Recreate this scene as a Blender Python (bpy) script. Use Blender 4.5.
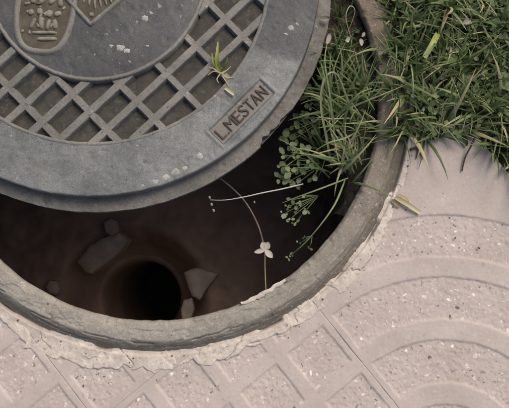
import bpy, bmesh, math, random
import numpy as np
from mathutils import Matrix, Vector

for o in list(bpy.data.objects):
    bpy.data.objects.remove(o)
scene = bpy.context.scene
COL = scene.collection
R_ = math.radians
random.seed(7)
rng = np.random.default_rng(11)

# ------------------------------------------------------------------ camera
CAM_P = (0.18627, -0.26334, 1.01408)
PITCH, ROLL, FPX = 0.0949, 0.10661, 598.95      # FPX: focal length in units of 1/509 of the picture width
cd = bpy.data.cameras.new('camera')
cam = bpy.data.objects.new('camera', cd)
COL.objects.link(cam)
CAM_R = Matrix.Rotation(PITCH, 3, 'X') @ Matrix.Rotation(ROLL, 3, 'Z')
cam.matrix_world = Matrix.Translation(CAM_P) @ CAM_R.to_4x4()
cd.sensor_width = 36.0
cd.lens = FPX / 509.0 * 36.0
cd.clip_start = 0.01
cd.clip_end = 500.0
scene.camera = cam

# ------------------------------------------------------------------ sky and sun
SUN_EL, SUN_AZ = R_(52), R_(62)                  # azimuth measured from +x towards +y
w = bpy.data.worlds.new('World')
scene.world = w
w.use_nodes = True
nt = w.node_tree
bg = nt.nodes['Background']
sky = nt.nodes.new('ShaderNodeTexSky')
sky.sky_type = 'NISHITA'
sky.sun_disc = False
sky.sun_elevation = SUN_EL
sky.sun_rotation = math.pi / 2 - SUN_AZ
sky.air_density = 1.0
sky.dust_density = 8.0
sky.ozone_density = 0.6
nt.links.new(sky.outputs[0], bg.inputs['Color'])
bg.inputs['Strength'].default_value = 0.10
sd = bpy.data.lights.new('sun', 'SUN')
sd.energy = 1.4
sd.angle = R_(28)
sd.color = (1.0, 0.87, 0.72)
sun = bpy.data.objects.new('sun', sd)
COL.objects.link(sun)
sv = Vector((math.cos(SUN_EL) * math.cos(SUN_AZ), math.cos(SUN_EL) * math.sin(SUN_AZ), math.sin(SUN_EL)))
sun.rotation_euler = sv.to_track_quat('Z', 'Y').to_euler()
sun.location = sv * 5
scene.view_settings.view_transform = 'Standard'
scene.view_settings.look = 'None'
scene.view_settings.exposure = 0.33
scene.view_settings.gamma = 1.0
scene.render.engine = 'CYCLES'
scene.cycles.max_bounces = 8
scene.render.filter_size = 2.0

# ------------------------------------------------------------------ helpers
def at(px, py, z):
    """world point at height z that the photograph shows at (px, py)"""
    d = CAM_R @ Vector(((px - 254.5) / FPX, -(py - 204.0) / FPX, -1.0))
    t = (z - CAM_P[2]) / d.z
    return Vector(CAM_P) + d * t

def empty(name, loc=(0, 0, 0)):
    o = bpy.data.objects.new(name, None)
    o.empty_display_size = 0.02
    COL.objects.link(o)
    o.location = loc
    return o

def tag(o, label=None, cat=None, group=None, kind=None):
    if label: o['label'] = label
    if cat: o['category'] = cat
    if group: o['group'] = group
    if kind: o['kind'] = kind
    return o

def link(name, me, mat=None, parent=None):
    o = bpy.data.objects.new(name, me)
    COL.objects.link(o)
    if mat is not None and not me.materials:
        me.materials.append(mat)
    if parent is not None:
        o.parent = parent
        o.matrix_parent_inverse = Matrix.Translation(-Vector(parent.location)) if False else Matrix()
    return o

def mesh(name, V, F, smooth=True):
    me = bpy.data.meshes.new(name)
    V = np.asarray(V, dtype=np.float32)
    if isinstance(F, np.ndarray):
        n, k = F.shape
        me.vertices.add(len(V)); me.vertices.foreach_set('co', V.ravel())
        me.loops.add(n * k); me.loops.foreach_set('vertex_index', F.astype(np.int32).ravel())
        me.polygons.add(n); me.polygons.foreach_set('loop_start', np.arange(0, n * k, k, dtype=np.int32))
        me.update(calc_edges=True)
        me.validate()
    else:
        me.from_pydata([tuple(map(float, v)) for v in V], [], F)
    if smooth:
        me.polygons.foreach_set('use_smooth', np.ones(len(me.polygons), dtype=bool))
    me.update()
    return me

def set_attr(me, name, vals):
    a = me.attributes.new(name, 'FLOAT', 'POINT')
    a.data.foreach_set('value', np.asarray(vals, dtype=np.float32))

def compact(V, F, extra=None):
    used = np.unique(F)
    m = -np.ones(len(V), dtype=np.int64); m[used] = np.arange(len(used))
    return V[used], m[F], (None if extra is None else extra[used])

def _h(ix, iy, seed):
    n = (ix.astype(np.int64) * 374761393 + iy.astype(np.int64) * 668265263 + seed * 1442695041) & 0xffffffff
    n = ((n ^ (n >> 13)) * 1274126177) & 0xffffffff
    n = (n ^ (n >> 16)) & 0xffffffff
    return n / 4294967295.0 * 2 - 1

def vnoise(x, y, seed=0):
    x = np.asarray(x, dtype=float); y = np.asarray(y, dtype=float)
    ix = np.floor(x); iy = np.floor(y)
    fx = x - ix; fy = y - iy
    fx = fx * fx * (3 - 2 * fx); fy = fy * fy * (3 - 2 * fy)
    a = _h(ix, iy, seed); b = _h(ix + 1, iy, seed); c = _h(ix, iy + 1, seed); d = _h(ix + 1, iy + 1, seed)
    return (a * (1 - fx) + b * fx) * (1 - fy) + (c * (1 - fx) + d * fx) * fy

def fbm(x, y, seed=0, oct=4):
    s = 0; a = 1; t = 0
    for i in range(oct):
        s = s + a * vnoise(x * 2 ** i, y * 2 ** i, seed + i * 17); t += a; a *= .55
    return s / t

def sst(a, b, x):
    t = np.clip((x - a) / (b - a), 0, 1)
    return t * t * (3 - 2 * t)

def grid_faces(nu, nv, wrap_u=False):
    iu = np.arange(nu if wrap_u else nu - 1)
    iv = np.arange(nv - 1)
    U, Vv = np.meshgrid(iu, iv, indexing='ij')
    U2 = (U + 1) % nu
    return np.stack([U * nv + Vv, U2 * nv + Vv, U2 * nv + Vv + 1, U * nv + Vv + 1], -1).reshape(-1, 4)

def polar(name, ts, rs, zfun, wrap=False, keep=None, rfun=None, flip=True, cx=0, cy=0):
    """height field over rings; ts ascending"""
    T, Rr = np.meshgrid(ts, rs, indexing='ij')
    if rfun is not None: Rr = rfun(T, Rr)
    X = Rr * np.cos(T) + cx; Y = Rr * np.sin(T) + cy
    Z = zfun(T, Rr, X, Y)
    V = np.stack([X, Y, Z], -1).reshape(-1, 3)
    F = grid_faces(len(ts), len(rs), wrap)
    if flip: F = F[:, ::-1]
    if keep is not None:
        k = keep(T, Rr, X, Y).ravel()
        F = F[k[F].all(1)]
    V, F, _ = compact(V, F)
    return V, F

def lathe(profile, n=160, cx=0, cy=0, dr=None):
    """profile list of (r, z), going from inside to outside over the top"""
    ts = np.linspace(0, 2 * math.pi, n, endpoint=False)
    p = np.array(profile)
    T, K = np.meshgrid(ts, np.arange(len(p)), indexing='ij')
    Rr = p[K, 0]; Z = p[K, 1].copy()
    if dr is not None: Rr, Z = dr(T, Rr, Z)
    V = np.stack([Rr * np.cos(T) + cx, Rr * np.sin(T) + cy, Z], -1).reshape(-1, 3)
    return V, grid_faces(n, len(p), True)[:, ::-1]

def tube_data(pts, radii, n=6):
    V = []; F = []
    pts = [Vector(p) for p in pts]
    up = Vector((0.31, 0.2, 0.93)).normalized()
    for i, p in enumerate(pts):
        d = (pts[min(i + 1, len(pts) - 1)] - pts[max(i - 1, 0)]).normalized()
        a = d.cross(up)
        if a.length < 1e-4: a = d.cross(Vector((1, 0, 0)))
        a.normalize(); b = d.cross(a)
        r = radii[i] if hasattr(radii, '__len__') else radii
        for k in range(n):
            q = 2 * math.pi * k / n
            V.append(p + (a * math.cos(q) + b * math.sin(q)) * r)
    for i in range(len(pts) - 1):
        for k in range(n):
            k2 = (k + 1) % n
            F.append((i * n + k, i * n + k2, (i + 1) * n + k2, (i + 1) * n + k))
    F.append(tuple(range(n - 1, -1, -1))); F.append(tuple(range((len(pts) - 1) * n, len(pts) * n)))
    return V, F

def smooth_path(pts, sub=5):
    P = [Vector(p) for p in pts]
    out = []
    for i in range(len(P) - 1):
        p0 = P[max(i - 1, 0)]; p1 = P[i]; p2 = P[i + 1]; p3 = P[min(i + 2, len(P) - 1)]
        for k in range(sub):
            t = k / sub
            out.append(0.5 * ((2 * p1) + (p2 - p0) * t + (2 * p0 - 5 * p1 + 4 * p2 - p3) * t * t + (3 * p1 - p0 - 3 * p2 + p3) * t ** 3))
    out.append(P[-1])
    return out

# ------------------------------------------------------------------ materials
def N(nt, typ, **kw):
    n = nt.nodes.new(typ)
    for k, v in kw.items():
        if k in n.inputs: n.inputs[k].default_value = v
        else: setattr(n, k, v)
    return n

def mat_new(name, rough=0.8, metallic=0.0, spec=0.4):
    m = bpy.data.materials.new(name); m.use_nodes = True
    b = m.node_tree.nodes['Principled BSDF']
    b.inputs['Roughness'].default_value = rough
    b.inputs['Metallic'].default_value = metallic
    b.inputs['Specular IOR Level'].default_value = spec
    return m, m.node_tree, b

def ramp(nt, src, stops, interp='LINEAR'):
    r = nt.nodes.new('ShaderNodeValToRGB')
    r.color_ramp.interpolation = interp
    e = r.color_ramp.elements
    while len(e) < len(stops): e.new(0.5)
    for i, (p, c) in enumerate(stops):
        e[i].position = p
        e[i].color = (c[0], c[1], c[2], 1) if hasattr(c, '__len__') else (c, c, c, 1)
    nt.links.new(src, r.inputs[0])
    return r.outputs[0]

def mix(nt, f, a, b, blend='MIX'):
    n = nt.nodes.new('ShaderNodeMix'); n.data_type = 'RGBA'; n.blend_type = blend
    for s, v in ((n.inputs[0], f), (n.inputs[6], a), (n.inputs[7], b)):
        if hasattr(v, 'links'): nt.links.new(v, s)
        elif hasattr(v, '__len__'): s.default_value = (v[0], v[1], v[2], 1)
        else: s.default_value = v
    return n.outputs[2]

def noise(nt, scale, detail=4, rough=0.55, vec=None, dist=0.0):
    n = N(nt, 'ShaderNodeTexNoise', Scale=scale, Detail=detail, Roughness=rough, Distortion=dist)
    if vec is not None: nt.links.new(vec, n.inputs['Vector'])
    return n.outputs[0]

def pos(nt):
    return nt.nodes.new('ShaderNodeNewGeometry').outputs['Position']

def bump(nt, b, h, strength=0.3, dist=0.002):
    n = N(nt, 'ShaderNodeBump', Strength=strength, Distance=dist)
    nt.links.new(h, n.inputs['Height']); nt.links.new(n.outputs[0], b.inputs['Normal'])
    return n

def surf(name, c0, c1, scale=40, rough=0.85, fine=400, bs=0.4, speck=None, metallic=0.0, spec=0.4, c2=None, s2=9, bd=0.0015, lo=0.35, hi=0.65):
    m, nt, b = mat_new(name, rough, metallic, spec)
    p = pos(nt)
    n1 = noise(nt, scale, 6, 0.6, p)
    c = ramp(nt, n1, [(lo, c0), (hi, c1)])
    if c2 is not None:
        c = mix(nt, ramp(nt, noise(nt, s2, 5, 0.6, p, 0.4), [(0.48, 0.0), (0.64, 1.0)]), c, c2)
    if speck is not None:
        c = mix(nt, ramp(nt, noise(nt, fine * 0.6, 2, 0.5, p), [(0.60, 0.0), (0.68, 1.0)]), c, speck)
    nt.links.new(c, b.inputs['Base Color'])
    nf = noise(nt, fine, 5, 0.65, p)
    bump(nt, b, nf, bs, bd)
    return m

# paving: pink-beige concrete, 'rough' attribute marks washed aggregate panels
def make_paving():
    m, nt, b = mat_new('paving_concrete', 0.82, 0, 0.35)
    p = pos(nt)
    at_ = N(nt, 'ShaderNodeAttribute'); at_.attribute_name = 'rough'
    fl_ = N(nt, 'ShaderNodeMath', operation='MAXIMUM'); nt.links.new(at_.outputs['Fac'], fl_.inputs[0]); fl_.inputs[1].default_value = 0.22
    base = ramp(nt, noise(nt, 14, 6, 0.6, p), [(0.3, (0.375, 0.338, 0.328)), (0.7, (0.452, 0.412, 0.400))])
    base = mix(nt, ramp(nt, noise(nt, 160, 4, 0.6, p), [(0.35, 0.0), (0.75, 0.45)]), base, (0.36, 0.31, 0.297))
    # chips: irregular flecks, most of them hardly lighter or darker than the matrix
    nz = N(nt, 'ShaderNodeTexNoise', Scale=70.0, Detail=3.0)
    nt.links.new(p, nz.inputs['Vector'])
    sc = N(nt, 'ShaderNodeVectorMath', operation='SCALE'); sc.inputs['Scale'].default_value = 0.016
    nt.links.new(nz.outputs['Color'], sc.inputs[0])
    wv = N(nt, 'ShaderNodeVectorMath', operation='ADD')
    nt.links.new(p, wv.inputs[0]); nt.links.new(sc.outputs[0], wv.inputs[1])
    c = base; hs = []
    for scl, lo, hi, stops in ((78.0, 0.19, 0.30, [(0.0, (0.10, 0.085, 0.08)), (0.06, (0.24, 0.205, 0.19)), (0.17, (0.39, 0.33, 0.31)), (0.74, (0.60, 0.555, 0.535)), (0.88, (0.74, 0.71, 0.68))]),
                               (210.0, 0.28, 0.44, [(0.0, (0.16, 0.135, 0.125)), (0.07, (0.30, 0.255, 0.24)), (0.25, (0.42, 0.355, 0.335)), (0.82, (0.58, 0.525, 0.50)), (0.95, (0.66, 0.62, 0.59))])):
        v1 = N(nt, 'ShaderNodeTexVoronoi', Scale=scl, Randomness=1.0)
        nt.links.new(wv.outputs[0], v1.inputs['Vector'])
        sep = N(nt, 'ShaderNodeSeparateColor'); nt.links.new(v1.outputs['Color'], sep.inputs[0])
        inside = ramp(nt, v1.outputs['Distance'], [(lo, 1.0), (hi, 0.0)])
        f = N(nt, 'ShaderNodeMath', operation='MULTIPLY'); nt.links.new(inside, f.inputs[0]); nt.links.new(fl_.outputs[0], f.inputs[1])
        show = ramp(nt, sep.outputs[1], [(0.0, 0.0), (0.35, 0.4), (0.6, 0.95)], 'CONSTANT')
        g = N(nt, 'ShaderNodeMath', operation='MULTIPLY'); nt.links.new(f.outputs[0], g.inputs[0]); nt.links.new(show, g.inputs[1])
        c = mix(nt, g.outputs[0], c, ramp(nt, sep.outputs[0], stops, 'CONSTANT'))
    # sparse dark pits over everything
    pit = ramp(nt, noise(nt, 210, 2, 0.4, p), [(0.72, 0.0), (0.77, 0.75)])
    c = mix(nt, pit, c, (0.16, 0.13, 0.12))
    # dirty wear
    c = mix(nt, ramp(nt, noise(nt, 7, 7, 0.68, p, 0.8), [(0.45, 0.0), (0.75, 0.42)]), c, (0.28, 0.24, 0.222))
    nt.links.new(c, b.inputs['Base Color'])
    h = N(nt, 'ShaderNodeMath', operation='MULTIPLY_ADD')
    nt.links.new(g.outputs[0], h.inputs[0]); h.inputs[1].default_value = 0.5
    nt.links.new(noise(nt, 380, 5, 0.7, p), h.inputs[2])
    bump(nt, b, h.outputs[0], 0.3, 0.0012)
    return m
M_PAVE = make_paving()
M_MORTAR = surf('mortar', (0.41, 0.375, 0.35), (0.56, 0.52, 0.485), 60, 0.9, 300, 0.35, speck=(0.35, 0.31, 0.285), c2=(0.40, 0.36, 0.33), s2=30)
M_SOIL = surf('soil', (0.035, 0.027, 0.020), (0.085, 0.068, 0.052), 35, 0.95, 160, 0.9, speck=(0.15, 0.125, 0.095), bd=0.004)

def make_ring_mat():
    m, nt, b = mat_new('weathered_frame', 0.8, 0.0, 0.35)
    p = pos(nt)
    c = ramp(nt, noise(nt, 26, 6, 0.62, p), [(0.3, (0.215, 0.205, 0.185)), (0.5, (0.27, 0.26, 0.238)), (0.72, (0.335, 0.325, 0.30))])
    # brown earth staining
    sp = N(nt, 'ShaderNodeSeparateXYZ'); nt.links.new(p, sp.inputs[0])
    side = N(nt, 'ShaderNodeMath', operation='MULTIPLY_ADD'); nt.links.new(sp.outputs[1], side.inputs[0]); side.inputs[1].default_value = 1.5; nt.links.new(noise(nt, 11, 5, 0.6, p), side.inputs[2])
    sx2 = N(nt, 'ShaderNodeMath', operation='MULTIPLY_ADD'); nt.links.new(sp.outputs[0], sx2.inputs[0]); sx2.inputs[1].default_value = 0.55; nt.links.new(side.outputs[0], sx2.inputs[2]); side = sx2
    c = mix(nt, ramp(nt, side.outputs[0], [(0.12, 0.0), (0.85, 0.9)]), c, (0.15, 0.122, 0.09))
    # concentric scuffs
    ln = N(nt, 'ShaderNodeVectorMath', operation='LENGTH')
    cmb = N(nt, 'ShaderNodeCombineXYZ'); nt.links.new(sp.outputs[0], cmb.inputs[0]); nt.links.new(sp.outputs[1], cmb.inputs[1])
    nt.links.new(cmb.outputs[0], ln.inputs[0])
    an = N(nt, 'ShaderNodeMath', operation='ARCTAN2'); nt.links.new(sp.outputs[1], an.inputs[0]); nt.links.new(sp.outputs[0], an.inputs[1])
    pc = N(nt, 'ShaderNodeCombineXYZ'); 
    q1 = N(nt, 'ShaderNodeMath', operation='MULTIPLY'); nt.links.new(ln.outputs['Value'], q1.inputs[0]); q1.inputs[1].default_value = 260
    q2 = N(nt, 'ShaderNodeMath', operation='MULTIPLY'); nt.links.new(an.outputs[0], q2.inputs[0]); q2.inputs[1].default_value = 9
    nt.links.new(q1.outputs[0], pc.inputs[0]); nt.links.new(q2.outputs[0], pc.inputs[1])
    scuff = noise(nt, 1.0, 5, 0.6, pc.outputs[0])
    c = mix(nt, ramp(nt, scuff, [(0.60, 0.0), (0.74, 0.7)]), c, (0.10, 0.09, 0.076))
    # patchy darker tone on the sloping outer shoulder
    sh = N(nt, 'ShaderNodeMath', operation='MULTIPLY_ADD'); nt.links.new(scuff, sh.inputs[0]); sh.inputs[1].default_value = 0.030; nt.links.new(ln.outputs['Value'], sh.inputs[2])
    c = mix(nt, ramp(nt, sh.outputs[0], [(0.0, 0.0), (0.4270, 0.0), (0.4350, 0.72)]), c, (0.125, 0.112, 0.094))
    c = mix(nt, ramp(nt, noise(nt, 120, 4, 0.6, p), [(0.60, 0.0), (0.70, 0.7)]), c, (0.42, 0.40, 0.37))
    nt.links.new(c, b.inputs['Base Color'])
    c = mix(nt, ramp(nt, noise(nt, 420, 3, 0.7, p), [(0.52, 0.0), (0.68, 0.6)]), c, (0.10, 0.088, 0.07))
    c = mix(nt, ramp(nt, noise(nt, 330, 3, 0.7, p), [(0.60, 0.0), (0.70, 0.6)]), c, (0.44, 0.42, 0.38))
    nt.links.new(c, b.inputs['Base Color'])
    bump(nt, b, noise(nt, 330, 7, 0.75, p), 0.55, 0.0016)
    return m
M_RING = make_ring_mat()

def make_iron(name, c0, c1, worn, wornamt=0.5, rough=0.6, dirt=(0.13, 0.115, 0.09), dirtamt=0.5, metallic=0.15, stain=None):
    m, nt, b = mat_new(name, rough, metallic, 0.4)
    p = pos(nt)
    c = ramp(nt, noise(nt, 18, 7, 0.62, p, 0.3), [(0.32, c0), (0.66, c1)])
    c = mix(nt, ramp(nt, noise(nt, 9, 6, 0.6, p), [(0.48, 0.0), (0.68, wornamt)]), c, worn)
    c = mix(nt, ramp(nt, noise(nt, 30, 5, 0.6, p), [(0.56, 0.0), (0.72, dirtamt)]), c, dirt)
    c = mix(nt, ramp(nt, noise(nt, 55, 8, 0.75, p, 1.2), [(0.50, 0.0), (0.66, 0.5)]), c, tuple(x * .55 for x in c0))
    st = N(nt, 'ShaderNodeMapping'); st.inputs['Rotation'].default_value = (0, 0, 0.6); st.inputs['Scale'].default_value = (1.0, 0.12, 1.0); nt.links.new(p, st.inputs['Vector'])
    c = mix(nt, ramp(nt, noise(nt, 190, 4, 0.6, st.outputs[0]), [(0.64, 0.0), (0.78, 0.3)]), c, tuple(min(1, x * 1.6) for x in worn))
    c = mix(nt, ramp(nt, noise(nt, 150, 3, 0.5, p), [(0.66, 0.0), (0.72, 0.7)]), c, (0.05, 0.048, 0.045))
    c = mix(nt, ramp(nt, noise(nt, 95, 3, 0.55, p), [(0.67, 0.0), (0.74, 0.6)]), c, (0.40, 0.41, 0.41))
    if stain:
        # oily dark stain of its own shape on the right shoulder of the cover
        sub = N(nt, 'ShaderNodeVectorMath', operation='DISTANCE'); nt.links.new(p, sub.inputs[0]); sub.inputs[1].default_value = stain[:3]
        dm = N(nt, 'ShaderNodeMath', operation='MULTIPLY_ADD'); nt.links.new(noise(nt, 16, 5, 0.65, p), dm.inputs[0]); dm.inputs[1].default_value = 0.16; nt.links.new(sub.outputs['Value'], dm.inputs[2])
        c = mix(nt, ramp(nt, dm.outputs[0], [(stain[3], 0.85), (stain[3] + 0.035, 0.0)]), c, (0.055, 0.060, 0.066))
    nt.links.new(c, b.inputs['Base Color'])
    r = ramp(nt, noise(nt, 25, 4, 0.6, p), [(0.3, rough - 0.12), (0.7, rough + 0.15)])
    nt.links.new(r, b.inputs['Roughness'])
    gn = noise(nt, 520, 4, 0.75, p)
    c = mix(nt, ramp(nt, gn, [(0.42, 0.38), (0.56, 0.0)]), c, tuple(x * .45 for x in c0))
    c = mix(nt, ramp(nt, noise(nt, 640, 3, 0.7, p), [(0.58, 0.0), (0.72, 0.4)]), c, tuple(min(1, x * 1.5) for x in worn))
    nt.links.new(c, b.inputs['Base Color'])
    bump(nt, b, gn, 0.5, 0.0010)
    return m
M_IRON = make_iron('cover_iron', (0.118, 0.130, 0.137), (0.192, 0.207, 0.212), (0.25, 0.268, 0.272), 0.7, stain=(*at(292, 5, 0.06), 0.155))
M_RIB = make_iron('rib_iron', (0.145, 0.146, 0.138), (0.21, 0.212, 0.202), (0.25, 0.252, 0.242), 0.5, 0.65)
M_DISC = make_iron('disc_iron', (0.046, 0.051, 0.056), (0.076, 0.083, 0.089), (0.105, 0.114, 0.12), 0.6, 0.5, dirt=(0.09, 0.085, 0.075), dirtamt=0.4)
M_CELL = surf('shaded_cell_dirt', (0.034, 0.033, 0.030), (0.056, 0.054, 0.049), 45, 0.85, 260, 0.6, speck=(0.075, 0.071, 0.062))  # dirt in the cells, with the recess shade mixed into its dark colour
M_FLANGE = make_iron('flange_iron', (0.12, 0.118, 0.11), (0.19, 0.188, 0.175), (0.24, 0.24, 0.23), 0.5, 0.7, dirt=(0.085, 0.068, 0.048), dirtamt=0.8)
M_RUST = surf('rusty_lettering', (0.045, 0.035, 0.029), (0.095, 0.068, 0.053), 60, 0.85, 300, 0.5)
M_CREST = surf('crest_metal', (0.13, 0.122, 0.10), (0.25, 0.24, 0.21), 50, 0.75, 300, 0.5, metallic=0.1)
M_CRESTBED = surf('crest_bed', (0.055, 0.048, 0.036), (0.092, 0.082, 0.064), 60, 0.85, 300, 0.6)
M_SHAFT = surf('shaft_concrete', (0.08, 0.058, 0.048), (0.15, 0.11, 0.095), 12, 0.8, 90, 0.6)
M_MUD = surf('wet_mud', (0.24, 0.168, 0.14), (0.35, 0.255, 0.215), 9, 0.6, 70, 0.6, spec=0.3)
M_STONE = surf('wet_stone', (0.34, 0.28, 0.255), (0.46, 0.39, 0.36), 30, 0.7, 120, 0.5)
M_HOLE = surf('hole_inside', (0.05, 0.042, 0.04), (0.08, 0.068, 0.06), 14, 0.8, 90, 0.5)
M_BLOT = surf('lime_blot', (0.22, 0.228, 0.225), (0.36, 0.37, 0.365), 90, 0.85, 400, 0.4)

def make_leafmat(name, stops, rough=0.5, transl=0.25):
    m, nt, b = mat_new(name, rough, 0, 0.35)
    p = pos(nt)
    a = N(nt, 'ShaderNodeAttribute'); a.attribute_name = 'tint'
    n = noise(nt, 90, 3, 0.5, p)
    s = N(nt, 'ShaderNodeMath', operation='MULTIPLY_ADD'); nt.links.new(n, s.inputs[0]); s.inputs[1].default_value = 0.25; nt.links.new(a.outputs['Fac'], s.inputs[2])
    o = N(nt, 'ShaderNodeMath', operation='SUBTRACT'); nt.links.new(s.outputs[0], o.inputs[0]); o.inputs[1].default_value = 0.125
    c = ramp(nt, o.outputs[0], stops)
    nt.links.new(c, b.inputs['Base Color'])
    t = N(nt, 'ShaderNodeBsdfTranslucent'); nt.links.new(c, t.inputs['Color'])
    ms = N(nt, 'ShaderNodeMixShader'); ms.inputs[0].default_value = transl
    nt.links.new(b.outputs[0], ms.inputs[1]); nt.links.new(t.outputs[0], ms.inputs[2])
    out = [x for x in nt.nodes if x.type == 'OUTPUT_MATERIAL'][0]
    nt.links.new(ms.outputs[0], out.inputs['Surface'])
    return m
M_GRASS = make_leafmat('grass', [(0.0, (0.036, 0.060, 0.020)), (0.3, (0.066, 0.108, 0.036)), (0.55, (0.118, 0.174, 0.066)), (0.78, (0.225, 0.28, 0.14)), (0.92, (0.34, 0.345, 0.20)), (1.0, (0.40, 0.36, 0.22))])
M_CLOVER = make_leafmat('clover', [(0.0, (0.042, 0.068, 0.027)), (0.5, (0.098, 0.145, 0.063)), (1.0, (0.22, 0.265, 0.145))], 0.6)
M_STRAW = make_leafmat('straw', [(0.0, (0.20, 0.165, 0.09)), (0.5, (0.40, 0.36, 0.20)), (1.0, (0.55, 0.53, 0.38))], 0.6)
M_LIME = make_leafmat('fresh_blade', [(0.0, (0.16, 0.20, 0.04)), (0.5, (0.30, 0.36, 0.09)), (1.0, (0.52, 0.56, 0.30))], 0.45)
M_PALE = make_leafmat('pale_petal', [(0.0, (0.30, 0.27, 0.23)), (0.5, (0.45, 0.42, 0.37)), (1.0, (0.6, 0.58, 0.54))], 0.6)
M_TWIG = surf('twig', (0.05, 0.034, 0.024), (0.10, 0.072, 0.05), 80, 0.9, 400, 0.6)
M_ROOT = surf('root', (0.11, 0.085, 0.07), (0.20, 0.165, 0.14), 80, 0.9, 400, 0.6)

# ------------------------------------------------------------------ ground sheet
TC = np.array([0.547, -0.566])                  # corner of the fan tile
D1 = np.array([0.70711, -0.70711])              # down right
D2 = np.array([0.70711, 0.70711])               # up right
TS = 0.40
ts = np.linspace(-math.pi, math.pi, 241)[:-1]
rs = np.concatenate([np.linspace(0.4285, 0.95, 40), np.geomspace(1.0, 160, 24)])
V, F = polar('ground', ts, rs, lambda T, R, X, Y: -0.020 + 0.004 * fbm(X * 18, Y * 18, 3) * (R < 3), wrap=True)
ground = link('ground', mesh('ground', V, F), M_SOIL)
tag(ground, kind='structure')

# ------------------------------------------------------------------ pavement tiles
pavement = empty('pavement'); tag(pavement, kind='structure')
def tile_height(kind, s, t):
    """s, t in 0..TS from the corner nearest the fan centre; returns depth below face and rough mask"""
    if kind == 'fan':
        r = np.hypot(s, t)
        rough = np.zeros_like(r)
        for ro in (0.103, 0.208, 0.312, 0.417):
            wdt = 0.071
            lim = 0.011
            d = np.minimum(np.minimum(ro - r, r - (ro - wdt)), np.minimum(s, t) - lim)
            rough = np.maximum(rough, sst(-0.0012, 0.0026, d))
    else:
        P = TS / 4
        a = np.abs((s % P) - P / 2); b = np.abs((t % P) - P / 2)
        d = 0.0385 - np.maximum(a, b)
        rough = sst(-0.0012, 0.0026, d)
    return rough
def tile_mesh(kind, nm, n=200, seed=0, origin=None, sdir=None, tdir=None, cut=None, slen=TS):
    g = 0.0
    q = np.linspace(g, TS - g, n)
    m = int(n * slen / TS)
    Sg, Tg = np.meshgrid(np.linspace(g, slen - g, m), q, indexing='ij')
    jx = 0.0016 * fbm(Sg * 60, Tg * 60, seed + 30, 3); jy = 0.0016 * fbm(Sg * 60, Tg * 60, seed + 60, 3)
    rough = tile_height(kind, Sg + jx, Tg + jy)
    e = np.minimum(np.minimum(Sg, slen - Sg), np.minimum(Tg, TS - Tg)) - g
    z = -0.0023 * rough
    z += rough * 0.0005 * vnoise(Sg * 190, Tg * 190, seed + 5) + rough * 0.0005 * vnoise(Sg * 420, Tg * 420, seed + 9)
    z += 0.0007 * fbm(Sg * 28, Tg * 28, seed + 1) + 0.00018 * vnoise(Sg * 300, Tg * 300, seed + 2)
    z -= 0.0001 * (1 - sst(0, 0.0022, e)) 
    W = np.stack([Sg, Tg, z], -1).reshape(-1, 3)
    F = grid_faces(m, n)
    # skirt
    idx = np.arange(m * n).reshape(m, n)
    loop = np.concatenate([idx[:-1, 0], idx[-1, :-1], idx[:0:-1, -1], idx[0, :0:-1]])
    sk = W[loop].copy(); sk[:, 2] = -0.03
    base = len(W)
    k = np.arange(len(loop)); k2 = (k + 1) % len(loop)
    F2 = np.stack([loop[k], base + k, base + k2, loop[k2]], -1)
    W = np.concatenate([W, sk]); F = np.concatenate([F, F2])
    ra = np.concatenate([rough.ravel(), np.zeros(len(sk))])
    if cut is not None:
        xy = origin + W[:, :1] * sdir + W[:, 1:2] * tdir
        r = np.hypot(xy[:, 0], xy[:, 1]); th = np.arctan2(xy[:, 1], xy[:, 0])
        k = r > 0.440 + 0.003 * vnoise(th * 30, th * 0, 4)
        F = F[k[F].all(1)]
        if slen > TS:      # broken edge where the grass begins
            k = (xy[:, 1] < 0.03 + 0.02 * vnoise(xy[:, 0] * 60, xy[:, 1] * 0, 3))
            F = F[k[F].all(1)]
        W, F, ra = compact(W, F, ra)
    me = mesh(nm, W, F)
    set_attr(me, 'rough', ra)
    me.materials.append(M_PAVE)
    return me
shared = {k: tile_mesh(k, 'paving_tile', 150, 20 + i) for i, k in enumerate(('fan', 'grid'))}
def tile(i, j, kind, shift=0.0):
    # tile (i, j): occupies i..i+1 along -D1 and j..j+1 along +D2 from the fan corner
    o2 = TC - D1 * (TS * i - shift) + D2 * (TS * j)
    cen = o2 + (-D1 + D2) * TS / 2
    rad = math.hypot(*cen)
    sdir, tdir = -D1, D2
    rc = [math.hypot(*(o2 + sdir * a + tdir * b)) for a in np.linspace(0, TS, 9) for b in np.linspace(0, TS, 9)]
    if max(rc) < 0.445: return
    inview = -0.36 < cen[0] < 0.95 and -0.85 < cen[1] < 0.2
    if min(rc) < 0.46 or inview:
        me = tile_mesh(kind, 'paving_tile', 230, 100 + 13 * i + 7 * j, o2, sdir, tdir, True, 0.60 if (i, j) == (0, 0) else TS)
        if len(me.polygons) == 0: return
    else:
        me = shared[kind]
    o = link('paving_tile', me, None, pavement)
    tilt = [rng.normal(0, 0.0016), rng.normal(0, 0.0016)]
    ax = math.atan2(sdir[1], sdir[0])
    # -D1 (up left) x D2 (up right) is left handed, so mirror t
    M = Matrix(((sdir[0], tdir[0], 0, o2[0]), (sdir[1], tdir[1], 0, o2[1]), (0, 0, 1, rng.normal(0, 0.0002)), (0, 0, 0, 1)))
    o.matrix_world = M
for i in range(-5, 9):
    for j in range(-6, 1):
        if j == 0 and (i > 0 and i < 4): continue
        if j == 0 and i >= 4: continue
        kind = 'fan' if (j == 0 and i % 2 == 0) or (j < -2 and (i + j) % 5 == 0) else 'grid'
        tile(i, j, kind, 0.0 if j == 0 else -0.02)
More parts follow.
